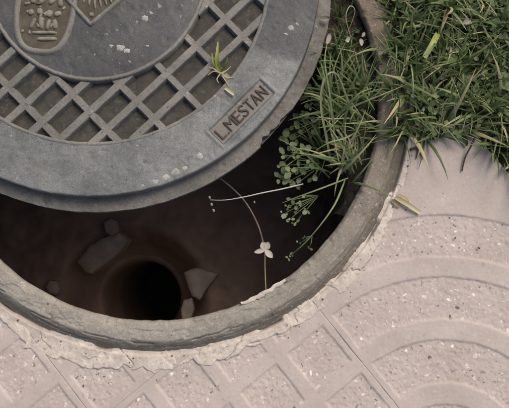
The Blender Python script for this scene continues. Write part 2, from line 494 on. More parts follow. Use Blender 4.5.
# ------------------------------------------------------------------ mortar round the frame
mortar = empty('mortar_collar'); tag(mortar, kind='structure')
t0, t1 = -math.pi - 0.6, 0.16
tsm = np.linspace(t0, t1, 1900)
rsm = np.linspace(0.426, 0.505, 74)
key_t = np.radians([-215, -150, -128, -118, -108, -95, -84, -70, -60, -50, -40, -28, -16, -6, 3, 10])
key_w = np.array([.018, .020, .028, .030, .036, .034, .026, .032, .022, .026, .030, .022, .018, .014, .009, .004])
cracks = [(-2.75, 2.0), (-2.10, -2.0), (-1.56, 1.0), (-1.16, -3.0), (-0.62, 1.5)]
_ko = np.arange(t0 - 0.1, t1 + 0.2, 0.034)
_ko = _ko + rng.uniform(-0.012, 0.012, len(_ko))
_kj = rng.normal(0, 0.0034, len(_ko)) * np.where(_ko > -0.95, 0.35, 1.0)
_st = np.repeat(rng.normal(0, 0.0045, len(_ko) // 4 + 1), 4)[:len(_ko)]
def m_outer(T):
    wd = np.interp(T, key_t, key_w)
    k = np.clip(np.searchsorted(_ko, T) - 1, 0, len(_ko) - 1)
    return 0.433 + wd + np.interp(T, _ko, _kj) + _st[k] * sst(0.006, 0.014, wd) * np.where(T > -0.95, 0.25, 1.0) + 0.0012 * vnoise(T * 70, T * 0, 8)
def crack_t(c, R, T):
    return c[0] + c[1] * (R - 0.45) + 0.02 * vnoise(R * 90, R * 0 + c[0] * 9, 3) + 0.006 * vnoise(R * 300, R * 0 + c[0] * 5, 4)
def m_z(T, R, X, Y):
    z = 0.0013 + 0.0006 * fbm(X * 30, Y * 30, 2, 3) + 0.0004 * vnoise(X * 230, Y * 230, 6)
    z += 0.003 * sst(0.450, 0.430, R) * (0.5 + 0.5 * vnoise(T * 7, T * 0, 15))
    # upper flake layer
    fl = fbm(X * 26, Y * 26, 31, 3)
    z -= 0.0016 * sst(0.24, 0.27, fl)
    # concentric crack
    rc = 0.452 + 0.008 * vnoise(T * 8, T * 0, 21) + 0.003 * vnoise(T * 30, T * 0, 22)
    z -= 0.004 * np.exp(-((R - rc) / 0.0014) ** 2) * sst(0.0, 0.3, vnoise(T * 5, T * 0, 23)) * sst(-0.7, -1.0, T)
    for c in cracks:
        d = (T - crack_t(c, R, T)) * R
        z -= 0.0028 * np.exp(-(d / 0.0014) ** 2)
    z -= 0.016 * sst(0.4388, 0.4362, R) * (0.25 + 0.75 * sst(-0.3, 0.1, vnoise(T * 9, T * 0, 91)))
    o = m_outer(T)
    z -= 0.0046 * sst(-0.0032, 0.0022, R - o)
    return z
def m_keep(T, R, X, Y): return R < m_outer(T) + 0.0055
T, Rr = np.meshgrid(tsm, rsm, indexing='ij')
X = Rr * np.cos(T); Y = Rr * np.sin(T); Z = m_z(T, Rr, X, Y)
V = np.stack([X, Y, Z], -1).reshape(-1, 3)
F = grid_faces(len(tsm), len(rsm))[:, ::-1]
kp = m_keep(T, Rr, X, Y).ravel(); F = F[kp[F].all(1)]
lab = sum((T > crack_t(c, Rr, T)).astype(int) for c in cracks).ravel()
fl = lab[F[:, 0]]
for L in range(len(cracks) + 1):
    Fk = F[fl == L]
    if not len(Fk): continue
    Vk, Fk, _ = compact(V, Fk)
    link('mortar_piece', mesh('mortar_piece', Vk, Fk), M_MORTAR, mortar)

# ------------------------------------------------------------------ frame ring
frame = empty('manhole_surround'); tag(frame, 'weathered grey round manhole surround set in the pink paving', 'manhole surround')
prof_r = np.concatenate([[0.420, 0.415, 0.400, 0.387, 0.3805], np.linspace(0.381, 0.4335, 36), [0.4345, 0.4350, 0.4352]])
tsr = np.linspace(-math.pi, math.pi, 1301)[:-1]
def ring_z(T, R, X, Y):
    k = np.arange(len(prof_r))[None, :] + 0 * T
    z = np.interp(R, [0.381, 0.385, 0.402, 0.413, 0.424, 0.4335], [0.010, 0.0165, 0.0175, 0.0160, 0.0065, -0.004])
    z = np.where(k == 0, -0.12, z); z = np.where(k == 1, -0.06, z); z = np.where(k == 2, -0.026, z); z = np.where(k == 3, -0.008, z); z = np.where(k == 4, 0.002, z)
    n = len(prof_r)
    z = np.where(k == n - 3, -0.008, z); z = np.where(k == n - 2, -0.018, z); z = np.where(k == n - 1, -0.03, z)
    top = (k > 4) & (k < n - 3)
    d = 0.0008 * fbm(X * 40, Y * 40, 41, 4) + 0.0003 * vnoise(X * 200, Y * 200, 44)
    # dashed groove and flaked patches
    rg = 0.4155 + 0.0025 * vnoise(T * 6, T * 0, 50) + 0.0012 * vnoise(T * 40, T * 0, 51)
    d = d - 0.0045 * np.exp(-((R - rg) / 0.0010) ** 2) * sst(-0.25, 0.15, vnoise(T * 14, T * 0, 52))
    rg2 = 0.4235 + 0.002 * vnoise(T * 9, T * 0, 60)
    d = d - 0.003 * np.exp(-((R - rg2) / 0.0008) ** 2) * sst(0.0, 0.3, vnoise(T * 11, T * 0, 62))
    fk = fbm(T * 14, R * 70, 70, 4)
    d = d - 0.0013 * sst(0.16, 0.22, fk)
    chip = sst(0.25, 0.4, fbm(T * 20, T * 0 + 3, 75, 3)) * sst(0.392, 0.382, R)
    d = d - 0.0035 * chip
    return z + np.where(top, d, 0)
def ring_r(T, R):
    k = np.arange(len(prof_r))[None, :] + 0 * T
    j = 0.0016 * fbm(T * 16, T * 0 + 9, 80, 4)
    return R + j * (k < 7) + 0.0014 * fbm(T * 12, T * 0 + 5, 82, 4) * (k > len(prof_r) - 7)
V, F = polar('rim', tsr, prof_r, ring_z, wrap=True, rfun=ring_r)
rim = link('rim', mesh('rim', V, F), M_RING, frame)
# pale plaster sliver on the inner lip
def sliver(pa, pb, z, wdt, h, seed):
    n = 26
    V = []; F = []
    for i in range(n + 1):
        t = i / n
        c = at(pa[0] + (pb[0] - pa[0]) * t, pa[1] + (pb[1] - pa[1]) * t, z)
        a = math.atan2(c.y, c.x); rad = 0.3825 + 0.0012 * float(vnoise(t * 14, 0, seed))
        ww = wdt * (0.25 + 1.1 * abs(float(vnoise(t * 15, 1, seed)))) * math.sin(math.pi * min(max(t, 0.06), 0.95)) ** .4
        for (dr, dz) in ((-0.003, -0.012), (-0.004, h * .7), (-0.0015, h + 0.0015 * float(vnoise(t * 17, 3, seed))), (ww, h * .8), (ww + .001, -0.004)):
            V.append(((rad + dr) * math.cos(a), (rad + dr) * math.sin(a), z + dz))
    for i in range(n):
        for k in range(4):
            F.append((i * 5 + k, i * 5 + k + 1, (i + 1) * 5 + k + 1, (i + 1) * 5 + k))
    F.append((0, 1, 2, 3, 4)); F.append(tuple(n * 5 + k for k in (4, 3, 2, 1, 0)))
    me = mesh('plaster_sliver', V, F)
    return link('plaster_sliver', me, M_MORTAR, frame)
o = sliver((241, 303), (286, 279), 0.0145, 0.0042, 0.0032, 3); o['label'] = 'pale plaster sliver stuck on the inner lip'

# ------------------------------------------------------------------ shaft below
PITZ = -0.62
V, F = lathe([(0.418, -0.117), (0.428, -0.13), (0.49, -0.22), (0.57, -0.36), (0.60, -0.48), (0.60, PITZ - 0.05)], 180,
             dr=lambda T, R, Z: (R + 0.004 * fbm(T * 12, Z * 20, 90, 4), Z))
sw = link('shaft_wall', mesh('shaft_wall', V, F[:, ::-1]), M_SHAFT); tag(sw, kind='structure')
pc = at(132, 302, PITZ)
PR = 0.150
ts2 = np.linspace(-math.pi, math.pi, 181)[:-1]
n_ = 200
q = np.linspace(-0.63, 0.63, n_)
Xg, Yg = np.meshgrid(q, q, indexing='ij')
dp = np.hypot(Xg - pc.x, Yg - pc.y)
Zg = PITZ + 0.02 * fbm(Xg * 9, Yg * 9, 95, 4) + 0.006 * fbm(Xg * 45, Yg * 45, 97, 4) - 0.16 * sst(PR + 0.065, PR - 0.035, dp)
V = np.stack([Xg, Yg, Zg], -1).reshape(-1, 3)
F = grid_faces(n_, n_)
k = (dp > PR - 0.030).ravel() & (np.hypot(Xg, Yg) < 0.62).ravel()
F = F[k[F].all(1)]
V, F, _ = compact(V, F)
sf = link('shaft_floor', mesh('shaft_floor', V, F), M_MUD); tag(sf, kind='structure')
added_hole = empty('reflection_hole', (pc.x, pc.y, PITZ))  # added hole standing for a dark reflection; no outlet is known here
tag(added_hole, 'dark round hole added for a reflection at the bottom of the manhole shaft', 'added_hole')
V, F = lathe([(PR - .042, -0.9), (PR - .040, -0.19), (PR - .034, -0.164), (PR - .022, -0.146), (PR - .010, -0.165)], 90)
link('hole_mouth', mesh('hole_mouth', V, F), M_MUD, added_hole)
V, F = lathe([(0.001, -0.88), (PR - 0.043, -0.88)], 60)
link('hole_bottom', mesh('hole_bottom', V, F), M_HOLE, added_hole)

def stone(name, outline, h, seed, label):
    """flat broken stone lying on the mud, outline in photograph points"""
    z = PITZ + 0.016
    P = [at(x, y, z) for x, y in outline]
    c = sum(P, Vector()) / len(P)
    P = [p - c for p in P]
    Q = []
    for i, p in enumerate(P):
        q = P[(i + 1) % len(P)]
        for k in range(5):
            t = k / 5
            m = p.lerp(q, t); Q.append(m * (1 + 0.07 * float(fbm(m.x * 60 + seed, m.y * 60, seed, 3))))
    n = len(Q); V = []; F = []
    for f, zz in ((1.06, -0.03), (1.0, h * .55), (.93, h * .95), (.6, h), (.25, h * 1.05)):
        for p in Q: V.append((p.x * f, p.y * f, zz + 0.18 * h * float(vnoise(p.x * f * 50, p.y * f * 50, seed))))
    for k in range(4):
        for i in range(n): F.append((k * n + i, k * n + (i + 1) % n, (k + 1) * n + (i + 1) % n, (k + 1) * n + i))
    F.append(tuple(4 * n + i for i in range(n)))
    me = mesh(name, V, F, True)
    bm = bmesh.new(); bm.from_mesh(me); bmesh.ops.recalc_face_normals(bm, faces=bm.faces); bm.to_mesh(me); bm.free()
    o = link(name, me, M_STONE)
    o.location = c
    tag(o, label, 'stone', 'pale stones on the shaft floor')
stone('stone', [(78, 262), (90, 246), (104, 238), (120, 233), (128, 240), (122, 252), (106, 264), (92, 274), (84, 270)], 0.016, 1, 'long pale flat stone under the cover edge in the shaft')
stone('stone', [(184, 272), (196, 268), (206, 270), (218, 274), (213, 282), (206, 290), (200, 300), (192, 296), (187, 284)], 0.016, 2, 'pale pointed stone right of the added dark hole in the shaft')
stone('stone', [(104, 222), (112, 218), (119, 222), (120, 232), (113, 236), (106, 233)], 0.012, 3, 'small dim stone just behind the long pale stone')
stone('stone', [(184, 300), (192, 298), (194, 310), (190, 322), (183, 322), (181, 310)], 0.010, 4, 'narrow dim stone at the near rim of the shaft')
stone('stone', [(50, 280), (57, 281), (61, 289), (57, 295), (50, 293), (47, 287)], 0.010, 5, 'small dim stone left of the added dark hole')

# ------------------------------------------------------------------ soil caught between frame and cover
def ledge():
    ts = np.linspace(R_(-26), R_(75), 150)
    u = np.linspace(0, 1, 26)
    T, U = np.meshgrid(ts, u, indexing='ij')
    wd = 0.085 * sst(R_(-26), R_(6), T) + 0.012 + 0.018 * fbm(T * 5, T * 0 + 1, 33, 3)
    r = 0.384 - wd * U
    z = -0.012 - 0.035 * U ** 1.5 - 0.25 * sst(0.78, 1.0, U) + 0.012 * fbm(r * np.cos(T) * 30, r * np.sin(T) * 30, 35, 4) - 0.02 * sst(R_(10), R_(-26), T)
    V = np.stack([r * np.cos(T), r * np.sin(T), z], -1).reshape(-1, 3)
    return V, grid_faces(len(ts), len(u))
V, F = ledge()
led = link('soil_ledge', mesh('soil_ledge', V, F), M_SOIL); tag(led, kind='structure')

# ------------------------------------------------------------------ cover
CC = Vector((-0.11523, 0.18079, 0.0))
ZT = 0.0600
RT, RL, RD, RF = 0.3715, 0.2862, 0.1800, 0.3950
A_ANG = R_(50.3)
AD = np.array([math.cos(A_ANG), math.sin(A_ANG)]); BD = np.array([math.sin(A_ANG), -math.cos(A_ANG)])
cover = empty('manhole_cover', CC)
tag(cover, 'round grey iron manhole cover with waffle ribs, slid half off the shaft', 'manhole cover')
# outer band
PLc = np.array([0.265, -0.2065]); PLang = R_(51.8)
PLd = np.array([math.cos(PLang), math.sin(PLang)]); PLn = np.array([-PLd[1], PLd[0]])
rsb = np.concatenate([[RL - 0.003, RL - 0.0015], np.linspace(RL, RT - 0.004, 44), [RT - 0.0025, RT - 0.0012, RT - 0.0003, RT, RT + 0.0005]])
def band_z(T, R, X, Y):
    k = np.arange(len(rsb))[None, :] + 0 * T; n = len(rsb)
    z = ZT + 0.0004 * fbm(X * 16, Y * 16, 12, 3) + 0.00025 * vnoise(X * 170, Y * 170, 14)
    z = z - 0.0007 * sst(0.36, 0.44, fbm(X * 75, Y * 75, 16, 4))
    px = (X - PLc[0]) * PLd[0] + (Y - PLc[1]) * PLd[1]; py = (X - PLc[0]) * PLn[0] + (Y - PLc[1]) * PLn[1]
    dd = np.maximum(np.abs(px) - 0.0595, np.abs(py) - 0.0165)
    z = z - 0.0032 * sst(0.001, -0.0015, dd) + 0.0016 * np.exp(-((dd - 0.003) / 0.0022) ** 2)
    z = np.where(k == 0, ZT - 0.016, z); z = np.where(k == 1, ZT - 0.004, z)
    e = k - (n - 5)
    z = np.where(e == 1, z - 0.0008, z); z = np.where(e == 2, z - 0.0026, z); z = np.where(e == 3, ZT - 0.008, z); z = np.where(e == 4, ZT - 0.0245, z)
    return z
tsb = np.linspace(-math.pi, math.pi, 1101)[:-1]
V, F = polar('outer_band', tsb, rsb, band_z, wrap=True, rfun=lambda T, R: R + 0.0008 * fbm(T * 25, T * 0, 18, 3) * (R > RT - .003))
link('outer_band', mesh('outer_band', V, F), M_IRON, cover)
# flange with a broken edge
rsf = np.concatenate([np.linspace(RT - 0.004, RF - 0.003, 12), [RF - 0.0015, RF - 0.0004, RF, RF, RF - 0.004]])
brk = math.atan2(at(262, 147, .03).y - CC.y, at(262, 147, .03).x - CC.x)
def fl_r(T, R):
    k = np.arange(len(rsf))[None, :] + 0 * T
    j = 0.0010 * fbm(T * 18, T * 0, 19, 4) + 0.0035 * np.minimum(0, fbm(T * 13, T * 0 + 4, 24, 4)) * sst(brk - 0.1, brk + 0.1, T)
    j = j - 0.012 * sst(brk - 0.004, brk + 0.004, T) * sst(brk + 0.30, brk + 0.02, T) * (0.45 + 0.55 * vnoise(T * 45, T * 0, 26))
    f = sst(RT + 0.002, RF, rsf)[None, :]
    return R + j * f
def fl_z(T, R, X, Y):
    k = np.arange(len(rsf))[None, :] + 0 * T; n = len(rsf)
    z = 0.0385 - 0.003 * sst(RT, RF, R) + 0.0016 * fbm(X * 35, Y * 35, 27, 4) + 0.0006 * vnoise(X * 170, Y * 170, 28)
    z = np.where(k == n - 3, 0.033, z); z = np.where(k == n - 2, 0.020, z); z = np.where(k == n - 1, 0.0195, z)
    return z
V, F = polar('flange', tsb, rsf, fl_z, wrap=True, rfun=fl_r)
link('flange', mesh('flange', V, F), M_FLANGE, cover)
# underside
V, F = lathe([(0.002, 0.0215), (RF - 0.012, 0.0215), (RF - 0.003, 0.0210)], 120)
link('underside', mesh('underside', V, F[:, ::-1]), M_FLANGE, cover)
# cell floor
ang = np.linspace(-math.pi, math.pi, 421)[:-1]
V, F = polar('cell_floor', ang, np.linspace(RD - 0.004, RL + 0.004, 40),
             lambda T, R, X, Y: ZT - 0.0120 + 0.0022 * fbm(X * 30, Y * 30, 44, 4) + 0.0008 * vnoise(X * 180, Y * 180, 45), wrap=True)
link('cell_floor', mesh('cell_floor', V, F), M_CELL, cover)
# centre disc with raised lip
def disc_z(T, R, X, Y):
    return ZT - 0.0002 + 0.0006 * fbm(X * 20, Y * 20, 55, 4) + 0.0003 * vnoise(X * 140, Y * 140, 56) - 0.0004 * sst(0.35, 0.45, fbm(X * 55, Y * 55, 58, 3))
V, F = polar('centre_disc', np.linspace(-math.pi, math.pi, 361)[:-1], np.linspace(0.001, RD - 0.001, 90), disc_z, wrap=True)
link('centre_disc', mesh('centre_disc', V, F), M_DISC, cover)
V, F = lathe([(RD - 0.0045, ZT - 0.003), (RD - 0.0035, ZT + 0.0008), (RD - 0.0015, ZT + 0.0022), (RD + 0.001, ZT + 0.0022), (RD + 0.003, ZT + 0.0006), (RD + 0.0042, ZT - 0.013)], 360,
             dr=lambda T, R, Z: (R + 0.0006 * fbm(T * 20, T * 0, 61, 3), Z + 0.0005 * fbm(T * 30, T * 0, 63, 3)))
link('disc_lip', mesh('disc_lip', V, F), M_RIB, cover)
V, F = lathe([(RL - 0.0040, ZT - 0.014), (RL - 0.0030, ZT - 0.0012), (RL - 0.0016, ZT + 0.0006), (RL + 0.0022, ZT + 0.0007), (RL + 0.0040, ZT - 0.0012)], 420,
             dr=lambda T, R, Z: (R + 0.0006 * fbm(T * 26, T * 0, 65, 3), Z + 0.0005 * fbm(T * 30, T * 0, 66, 3)))
link('lattice_lip', mesh('lattice_lip', V, F), M_RIB, cover)
# ribs
def rib(d, n, off, a, b, w0, ztop, seed):
    L = b - a; m = max(2, int(L / 0.005))
    V = []; F = []
    pr = [(-w0 * .72, ZT - 0.0128), (-w0 * .53, ztop - 0.0016), (-w0 * .43, ztop - 0.0003), (w0 * .43, ztop - 0.0003), (w0 * .53, ztop - 0.0016), (w0 * .72, ZT - 0.0128)]
    for i in range(m + 1):
        s = a + L * i / m
        for k, (x, z) in enumerate(pr):
            jit = 0.0004 * float(vnoise(s * 130, k * 3.7, seed))
            p = d * s + n * (off + x + jit)
            V.append((p[0], p[1], z + (0.0005 * float(vnoise(s * 70, k * 2.1, seed + 5)) if 0 < k < 5 else 0)))
    K = len(pr)
    for i in range(m):
        for k in range(K - 1):
            F.append((i * K + k, (i + 1) * K + k, (i + 1) * K + k + 1, i * K + k + 1))
    # n may be on either side of d: keep normals up
    if d[0] * n[1] - d[1] * n[0] < 0: F = [f[::-1] for f in F]
    F = [f[::-1] for f in F] if False else F
    link('rib', mesh('rib', V, F, False), M_RIB, cover)
seed = 0
def rib_set(d, n, offs, w0, ztop):
    global seed
    for off in offs:
        if abs(off) >= RL - 0.008: continue
        e = math.sqrt(RL ** 2 - off ** 2) + 0.002
        seed += 1
        if abs(off) < RD - 0.001:
            i_ = math.sqrt(RD ** 2 - off ** 2) - 0.002
            rib(d, n, off, i_, e, w0, ztop, seed); rib(d, n, off, -e, -i_, w0, ztop, seed + 50)
        else:
            rib(d, n, off, -e, e, w0, ztop, seed)
rib_set(AD, BD, [0.0408 * k for k in range(-7, 8)], 0.0122, ZT - 0.0012)
rib_set(BD, AD, [0.0668 * (k + .5) for k in range(-5, 5)], 0.0102, ZT - 0.0015)

# lettering
def text_mesh(ch, size, depth):
    cu = bpy.data.curves.new('tmp', 'FONT'); cu.body = ch; cu.size = size; cu.extrude = depth; cu.offset = 0.0
    cu.align_x = 'CENTER'; cu.resolution_u = 4
    ob = bpy.data.objects.new('tmp', cu); COL.objects.link(ob)
    dg = bpy.context.evaluated_depsgraph_get()
    me = bpy.data.meshes.new_from_object(ob.evaluated_get(dg))
    bpy.data.objects.remove(ob); bpy.data.curves.remove(cu)
    me.materials.clear()
    return me
bm = bmesh.new()
pl = bmesh.ops.create_cube(bm, size=1.0)
bmesh.ops.scale(bm, vec=(0.1165, 0.0305, 0.0022), verts=bm.verts)
bmesh.ops.bevel(bm, geom=bm.edges[:], offset=0.0006, segments=1)
me = bpy.data.meshes.new('name_plate'); bm.to_mesh(me); bm.free()
PLZ = ZT - 0.0028
npl = link('name_plate', me, M_RIB, cover)
npl.location = (PLc[0], PLc[1], PLZ); npl.rotation_euler = (0, 0, PLang)
npl['label'] = 'cast name plate with rusty raised letters reading L.MESTAN'
word = 'L.MESTAN'
wid = {'L': .0125, '.': .0070, 'M': .0185, 'E': .0135, 'S': .0140, 'T': .0135, 'A': .0150, 'N': .0155}
tot = sum(wid[c] for c in word)
x = -tot / 2
for c in word:
    me = text_mesh(c, 0.030, 0.0014)
    bb = [v.co.x for v in me.vertices]; mid = (max(bb) + min(bb)) / 2
    sx = min(1.0, (wid[c] - 0.0022) / (max(bb) - min(bb)))
    for v in me.vertices: v.co.x = (v.co.x - mid) * sx
    o = link('letter', me, M_RUST, npl)
    o.location = (x + wid[c] / 2, -0.0105, 0.0018)
    x += wid[c]

# crest: shield with raised border and worn relief (only its corner is seen in the photograph)
def ribbon_ring(pts, w0, z0, z1, closed=True):
    P = [np.array(p) for p in pts]; n = len(P); V = []; F = []
    for i in range(n):
        a = P[(i - 1) % n] if closed or i else P[i]; b = P[(i + 1) % n] if closed or i < n - 1 else P[i]
        d = (b - a) / np.linalg.norm(b - a); nn = np.array([-d[1], d[0]])
        for (x, z) in ((-w0, z0), (-w0 * .55, z1), (w0 * .55, z1), (w0, z0)):
            q = P[i] + nn * x; V.append((q[0], q[1], z))
    for i in range(n if closed else n - 1):
        j = (i + 1) % n
        for k in range(3): F.append((i * 4 + k, j * 4 + k, j * 4 + k + 1, i * 4 + k + 1))
    return V, F
crest = empty('crest'); crest.parent = cover
cx, cy = -0.075, -0.060
shield = []
for i in range(60):
    a = 2 * math.pi * i / 60
    sx_ = math.copysign(abs(math.cos(a)) ** .62, math.cos(a)); sy_ = math.copysign(abs(math.sin(a)) ** (.62 if math.sin(a) > 0 else .85), math.sin(a))
    shield.append((cx + 0.046 * sx_, cy + 0.082 * sy_))
V, F = ribbon_ring(shield, 0.0060, ZT - 0.002, ZT + 0.0032)
b_ = link('border', mesh('border', V, F), M_RIB, crest)
Vb = [(cx, cy, ZT + 0.0001)] + [(cx + (x - cx) * .93, cy + (y - cy) * .95, ZT + 0.0003) for x, y in shield]
Fb = [(0, i + 1, (i + 1) % 60 + 1) for i in range(60)]
link('bed', mesh('bed', Vb, Fb), M_CRESTBED, crest)
def lump(x, y, lx, ly, h, rot, parent, mat, nm='relief'):
    V = []; F = []; n = 14
    for k, (f, z) in enumerate(((1.0, -0.0005), (.9, h * .6), (.62, h), (.2, h * 1.06))):
        for i in range(n):
            a = 2 * math.pi * i / n
            xx = lx * f * math.copysign(abs(math.cos(a)) ** .7, math.cos(a)); yy = ly * f * math.copysign(abs(math.sin(a)) ** .7, math.sin(a))
            V.append((x + xx * math.cos(rot) - yy * math.sin(rot), y + xx * math.sin(rot) + yy * math.cos(rot), ZT + z))
    for k in range(3):
        for i in range(n): F.append((k * n + i, k * n + (i + 1) % n, (k + 1) * n + (i + 1) % n, (k + 1) * n + i))
    F.append(tuple(3 * n + i for i in range(n)))
    return link(nm, mesh(nm, V, F), mat, parent)
for (dx, dy, lx, ly, rt) in [(.010, -.060, .017, .0036, .12), (.004, -.050, .022, .003, .10), (.020, -.034, .0045, .009, .3), (.009, -.036, .0035, .010, -.1), (-.003, -.034, .0045, .011, .2), (-.016, -.036, .0035, .010, -.25),
                             (.022, -.016, .006, .0045, .5), (.008, -.017, .0055, .0065, -.3), (-.008, -.015, .005, .006, .2), (-.022, -.018, .005, .005, .7),
                             (.024, .003, .0045, .007, .2), (.010, .004, .007, .004, .9), (-.006, .004, .004, .008, -.5), (-.021, .003, .005, .006, .1),
                             (.018, .022, .008, .004, .4), (0, .022, .006, .0065, 0), (-.018, .022, .008, .004, -.4), (.022, .042, .004, .009, .1), (.007, .042, .004, .010, .0), (-.008, .042, .004, .010, .1), (-.022, .042, .004, .009, -.1)]:
    lump(cx + dx, cy + dy, lx, ly, 0.0034, rt, crest, M_CREST)
rr_ = random.Random(5)
for q in range(46):
    lump(cx + rr_.uniform(-.032, .032), cy + rr_.uniform(-.056, .056), rr_.uniform(.002, .006), rr_.uniform(.0012, .003), rr_.uniform(.0014, .003), rr_.uniform(0, 3), crest, M_CREST)
# lifting pocket: raised rectangle holding worn ridges
pocket = empty('lifting_pocket'); pocket.parent = cover
pa = R_(48.5); pd = np.array([math.cos(pa), math.sin(pa)]); pn = np.array([-pd[1], pd[0]])
tip = np.array([0.003, -0.088])
def pk(u, v): return tip + pd * u + pn * v
rect = []
for (u0, v0), (u1, v1) in zip([(0, 0), (.085, 0), (.085, .062), (0, .062)], [(.085, 0), (.085, .062), (0, .062), (0, 0)]):
    for q in range(8):
        rect.append(tuple(pk(u0 + (u1 - u0) * q / 8, v0 + (v1 - v0) * q / 8)))
V, F = ribbon_ring(rect, 0.0046, ZT - 0.002, ZT + 0.0036)
link('border', mesh('border', V, F), M_RIB, pocket)
Vb = [(*pk(u, v), ZT + 0.0004) for u, v in ((.002, .002), (.083, .002), (.083, .060), (.002, .060))]
link('bed', mesh('bed', Vb, [(0, 1, 2, 3)], False), M_CRESTBED, pocket)
for q in range(7):
    a = R_(100) + (q - 3) * 0.10
    c = pk(.036, .031) + np.array([(q - 3) * 0.0085, -0.004 + 0.0012 * abs(q - 3)])
    lump(c[0], c[1], 0.018 - 0.003 * abs(q - 3), 0.0021, 0.003, a, pocket, M_CREST, 'ridge')
lump(*pk(.012, .012), .004, .004, .003, .3, pocket, M_CREST, 'ridge')

# lime blots stuck on the cover
def blot(px, py, rad, seed, h=0.0002):
    c = at(px, py, ZT) - CC
    V = [(c.x, c.y, ZT + h + 0.0005)]; n = 26
    for f, z in ((.6, h + .0003), (1, -0.0008)):
        for i in range(n):
            a = 2 * math.pi * i / n
            r = 1.25 * rad * f * (1 + 0.7 * float(fbm(math.cos(a) * 1.5 + seed, math.sin(a) * 1.5, seed, 3)))
            V.append((c.x + r * math.cos(a), c.y + r * .8 * math.sin(a), ZT + z))
    F = [(0, 1 + i, 1 + (i + 1) % n) for i in range(n)] + [(1 + i, 1 + n + i, 1 + n + (i + 1) % n, 1 + (i + 1) % n) for i in range(n)]
    link('lime_blot', mesh('lime_blot', V, F), M_BLOT, cover)
for i, (x, y, r) in enumerate([(200, 156, .0062), (176, 172, .007), (166, 177, .006), (155, 182, .005), (185, 168, .0045), (143, 186, .003), (120, 48, .0055), (127, 51, .0042), (111, 46, .003), (145, 18, .005), (151, 13, .003), (147, 46, .0025),
                               (291, 28, .005), (286, 34, .003), (297, 24, .003), (137, 146, .0022)]):
    blot(x, y, r, i + 1)

# ------------------------------------------------------------------ plants
def blade_data(root, az, length, width, lean0, curl, tint, seg=6, fold=0.25, twist=0.0, tipw=0.06):
    """curved, slightly folded leaf blade; lean0 = angle from vertical at the root, curl = added towards the tip"""
    V = []; F = []; A = []
    p = Vector(root); step = length / seg
    for i in range(seg + 1):
        t = i / seg
        th = lean0 + curl * t
        a = az + twist * t
        d = Vector((math.sin(th) * math.cos(a), math.sin(th) * math.sin(a), math.cos(th)))
        side = Vector((-math.sin(a), math.cos(a), 0))
        up = side.cross(d)
        wv = width * (0.55 + 0.45 * min(1, t * 4)) * (1 - max(0, t - .35) / .65) ** 0.8 + width * tipw
        V += [p - side * wv / 2 - up * 0, p + up * (-fold * wv), p + side * wv / 2]
        A += [tint + 0.10 * t, tint + 0.16 * t, tint + 0.10 * t]
        p = p + d * step
    for i in range(seg):
        k = i * 3
        F += [(k, k + 1, k + 4, k + 3), (k + 1, k + 2, k + 5, k + 4)]
    return V, F, A
def merge(parts):
    V = []; F = []; A = []
    for v, f, a in parts:
        k = len(V); V += v; A += a; F += [tuple(i + k for i in q) for q in f]
    return V, F, A
def leafmesh(name, V, F, A, mat, parent=None):
    me = mesh(name, V, F); set_attr(me, 'tint', A); me.materials.append(mat)
    return link(name, me, None, parent)

def path_blade(pts, width, tint, nm, mat, parent, w_end=0.25, fold=0.2, tint_end=None):
    P = smooth_path(pts, 6); V = []; F = []; A = []
    n = len(P)
    for i, p in enumerate(P):
        d = (P[min(i + 1, n - 1)] - P[max(i - 1, 0)]).normalized()
        side = d.cross(Vector((0, 0, 1)))
        if side.length < 1e-3: side = Vector((1, 0, 0))
        side.normalize(); up = side.cross(d)
        t = i / (n - 1)
        wv = width * (1 - (1 - w_end) * t ** 1.5) * (0.7 + 0.3 * min(1, t * 5))
        V += [p - side * wv / 2, p - up * fold * wv, p + side * wv / 2]
        tt = tint if tint_end is None else tint + (tint_end - tint) * t
        A += [tt] * 3
    for i in range(n - 1):
        k = i * 3
        F += [(k, k + 1, k + 4, k + 3), (k + 1, k + 2, k + 5, k + 4)]
    return leafmesh(nm, V, F, A, mat, parent)

def grass_tuft(px, py, z, n, label, lens, width, az0, spread, tint0, group='grass tufts growing out of the shaft edge', leans=(0.2, 1.0), rootsp=0.012):
    c = at(px, py, z)
    t = empty('grass_tuft', c); tag(t, label, 'grass', group)
    for i in range(n):
        az = az0 + random.gauss(0, spread)
        r = Vector((random.gauss(0, rootsp), random.gauss(0, rootsp), 0))
        v, f, a = blade_data(r, az, random.uniform(*lens), width * random.uniform(.6, 1.25), random.uniform(*leans) * .6, random.uniform(0.5, 1.7), max(0, random.gauss(tint0, .2)), 7, .25, random.gauss(0, .5))
        leafmesh('blade', v, f, a, M_GRASS, t)
    return t
PI = math.pi
grass_tuft(345, 172, -0.012, 26, 'pale wispy grass tuft bent over the inner rim above the dry stalk end', (.05, .12), .0042, R_(110), .9, .62)
grass_tuft(338, 120, -0.02, 30, 'tall green grass tuft standing free of the cover edge over the shaft', (.07, .15), .0050, R_(120), .9, .5)
grass_tuft(362, 90, -0.012, 24, 'grass tuft crowding the inner rim below the scattered petals', (.05, .11), .0042, R_(150), 1.1, .42)
grass_tuft(352, 52, -0.03, 16, 'sparse dark grass tuft in the gap by the petals', (.05, .09), .0040, R_(200), 1.2, .3)
grass_tuft(318, 150, -0.05, 20, 'dark grass tuft among clover leaves inside the shaft', (.05, .10), .0042, R_(170), 1.2, .25)
grass_tuft(372, 128, 0.0, 20, 'grass tuft lying across the brown frame, tips over the shaft', (.04, .09), .0036, R_(175), .8, .5)

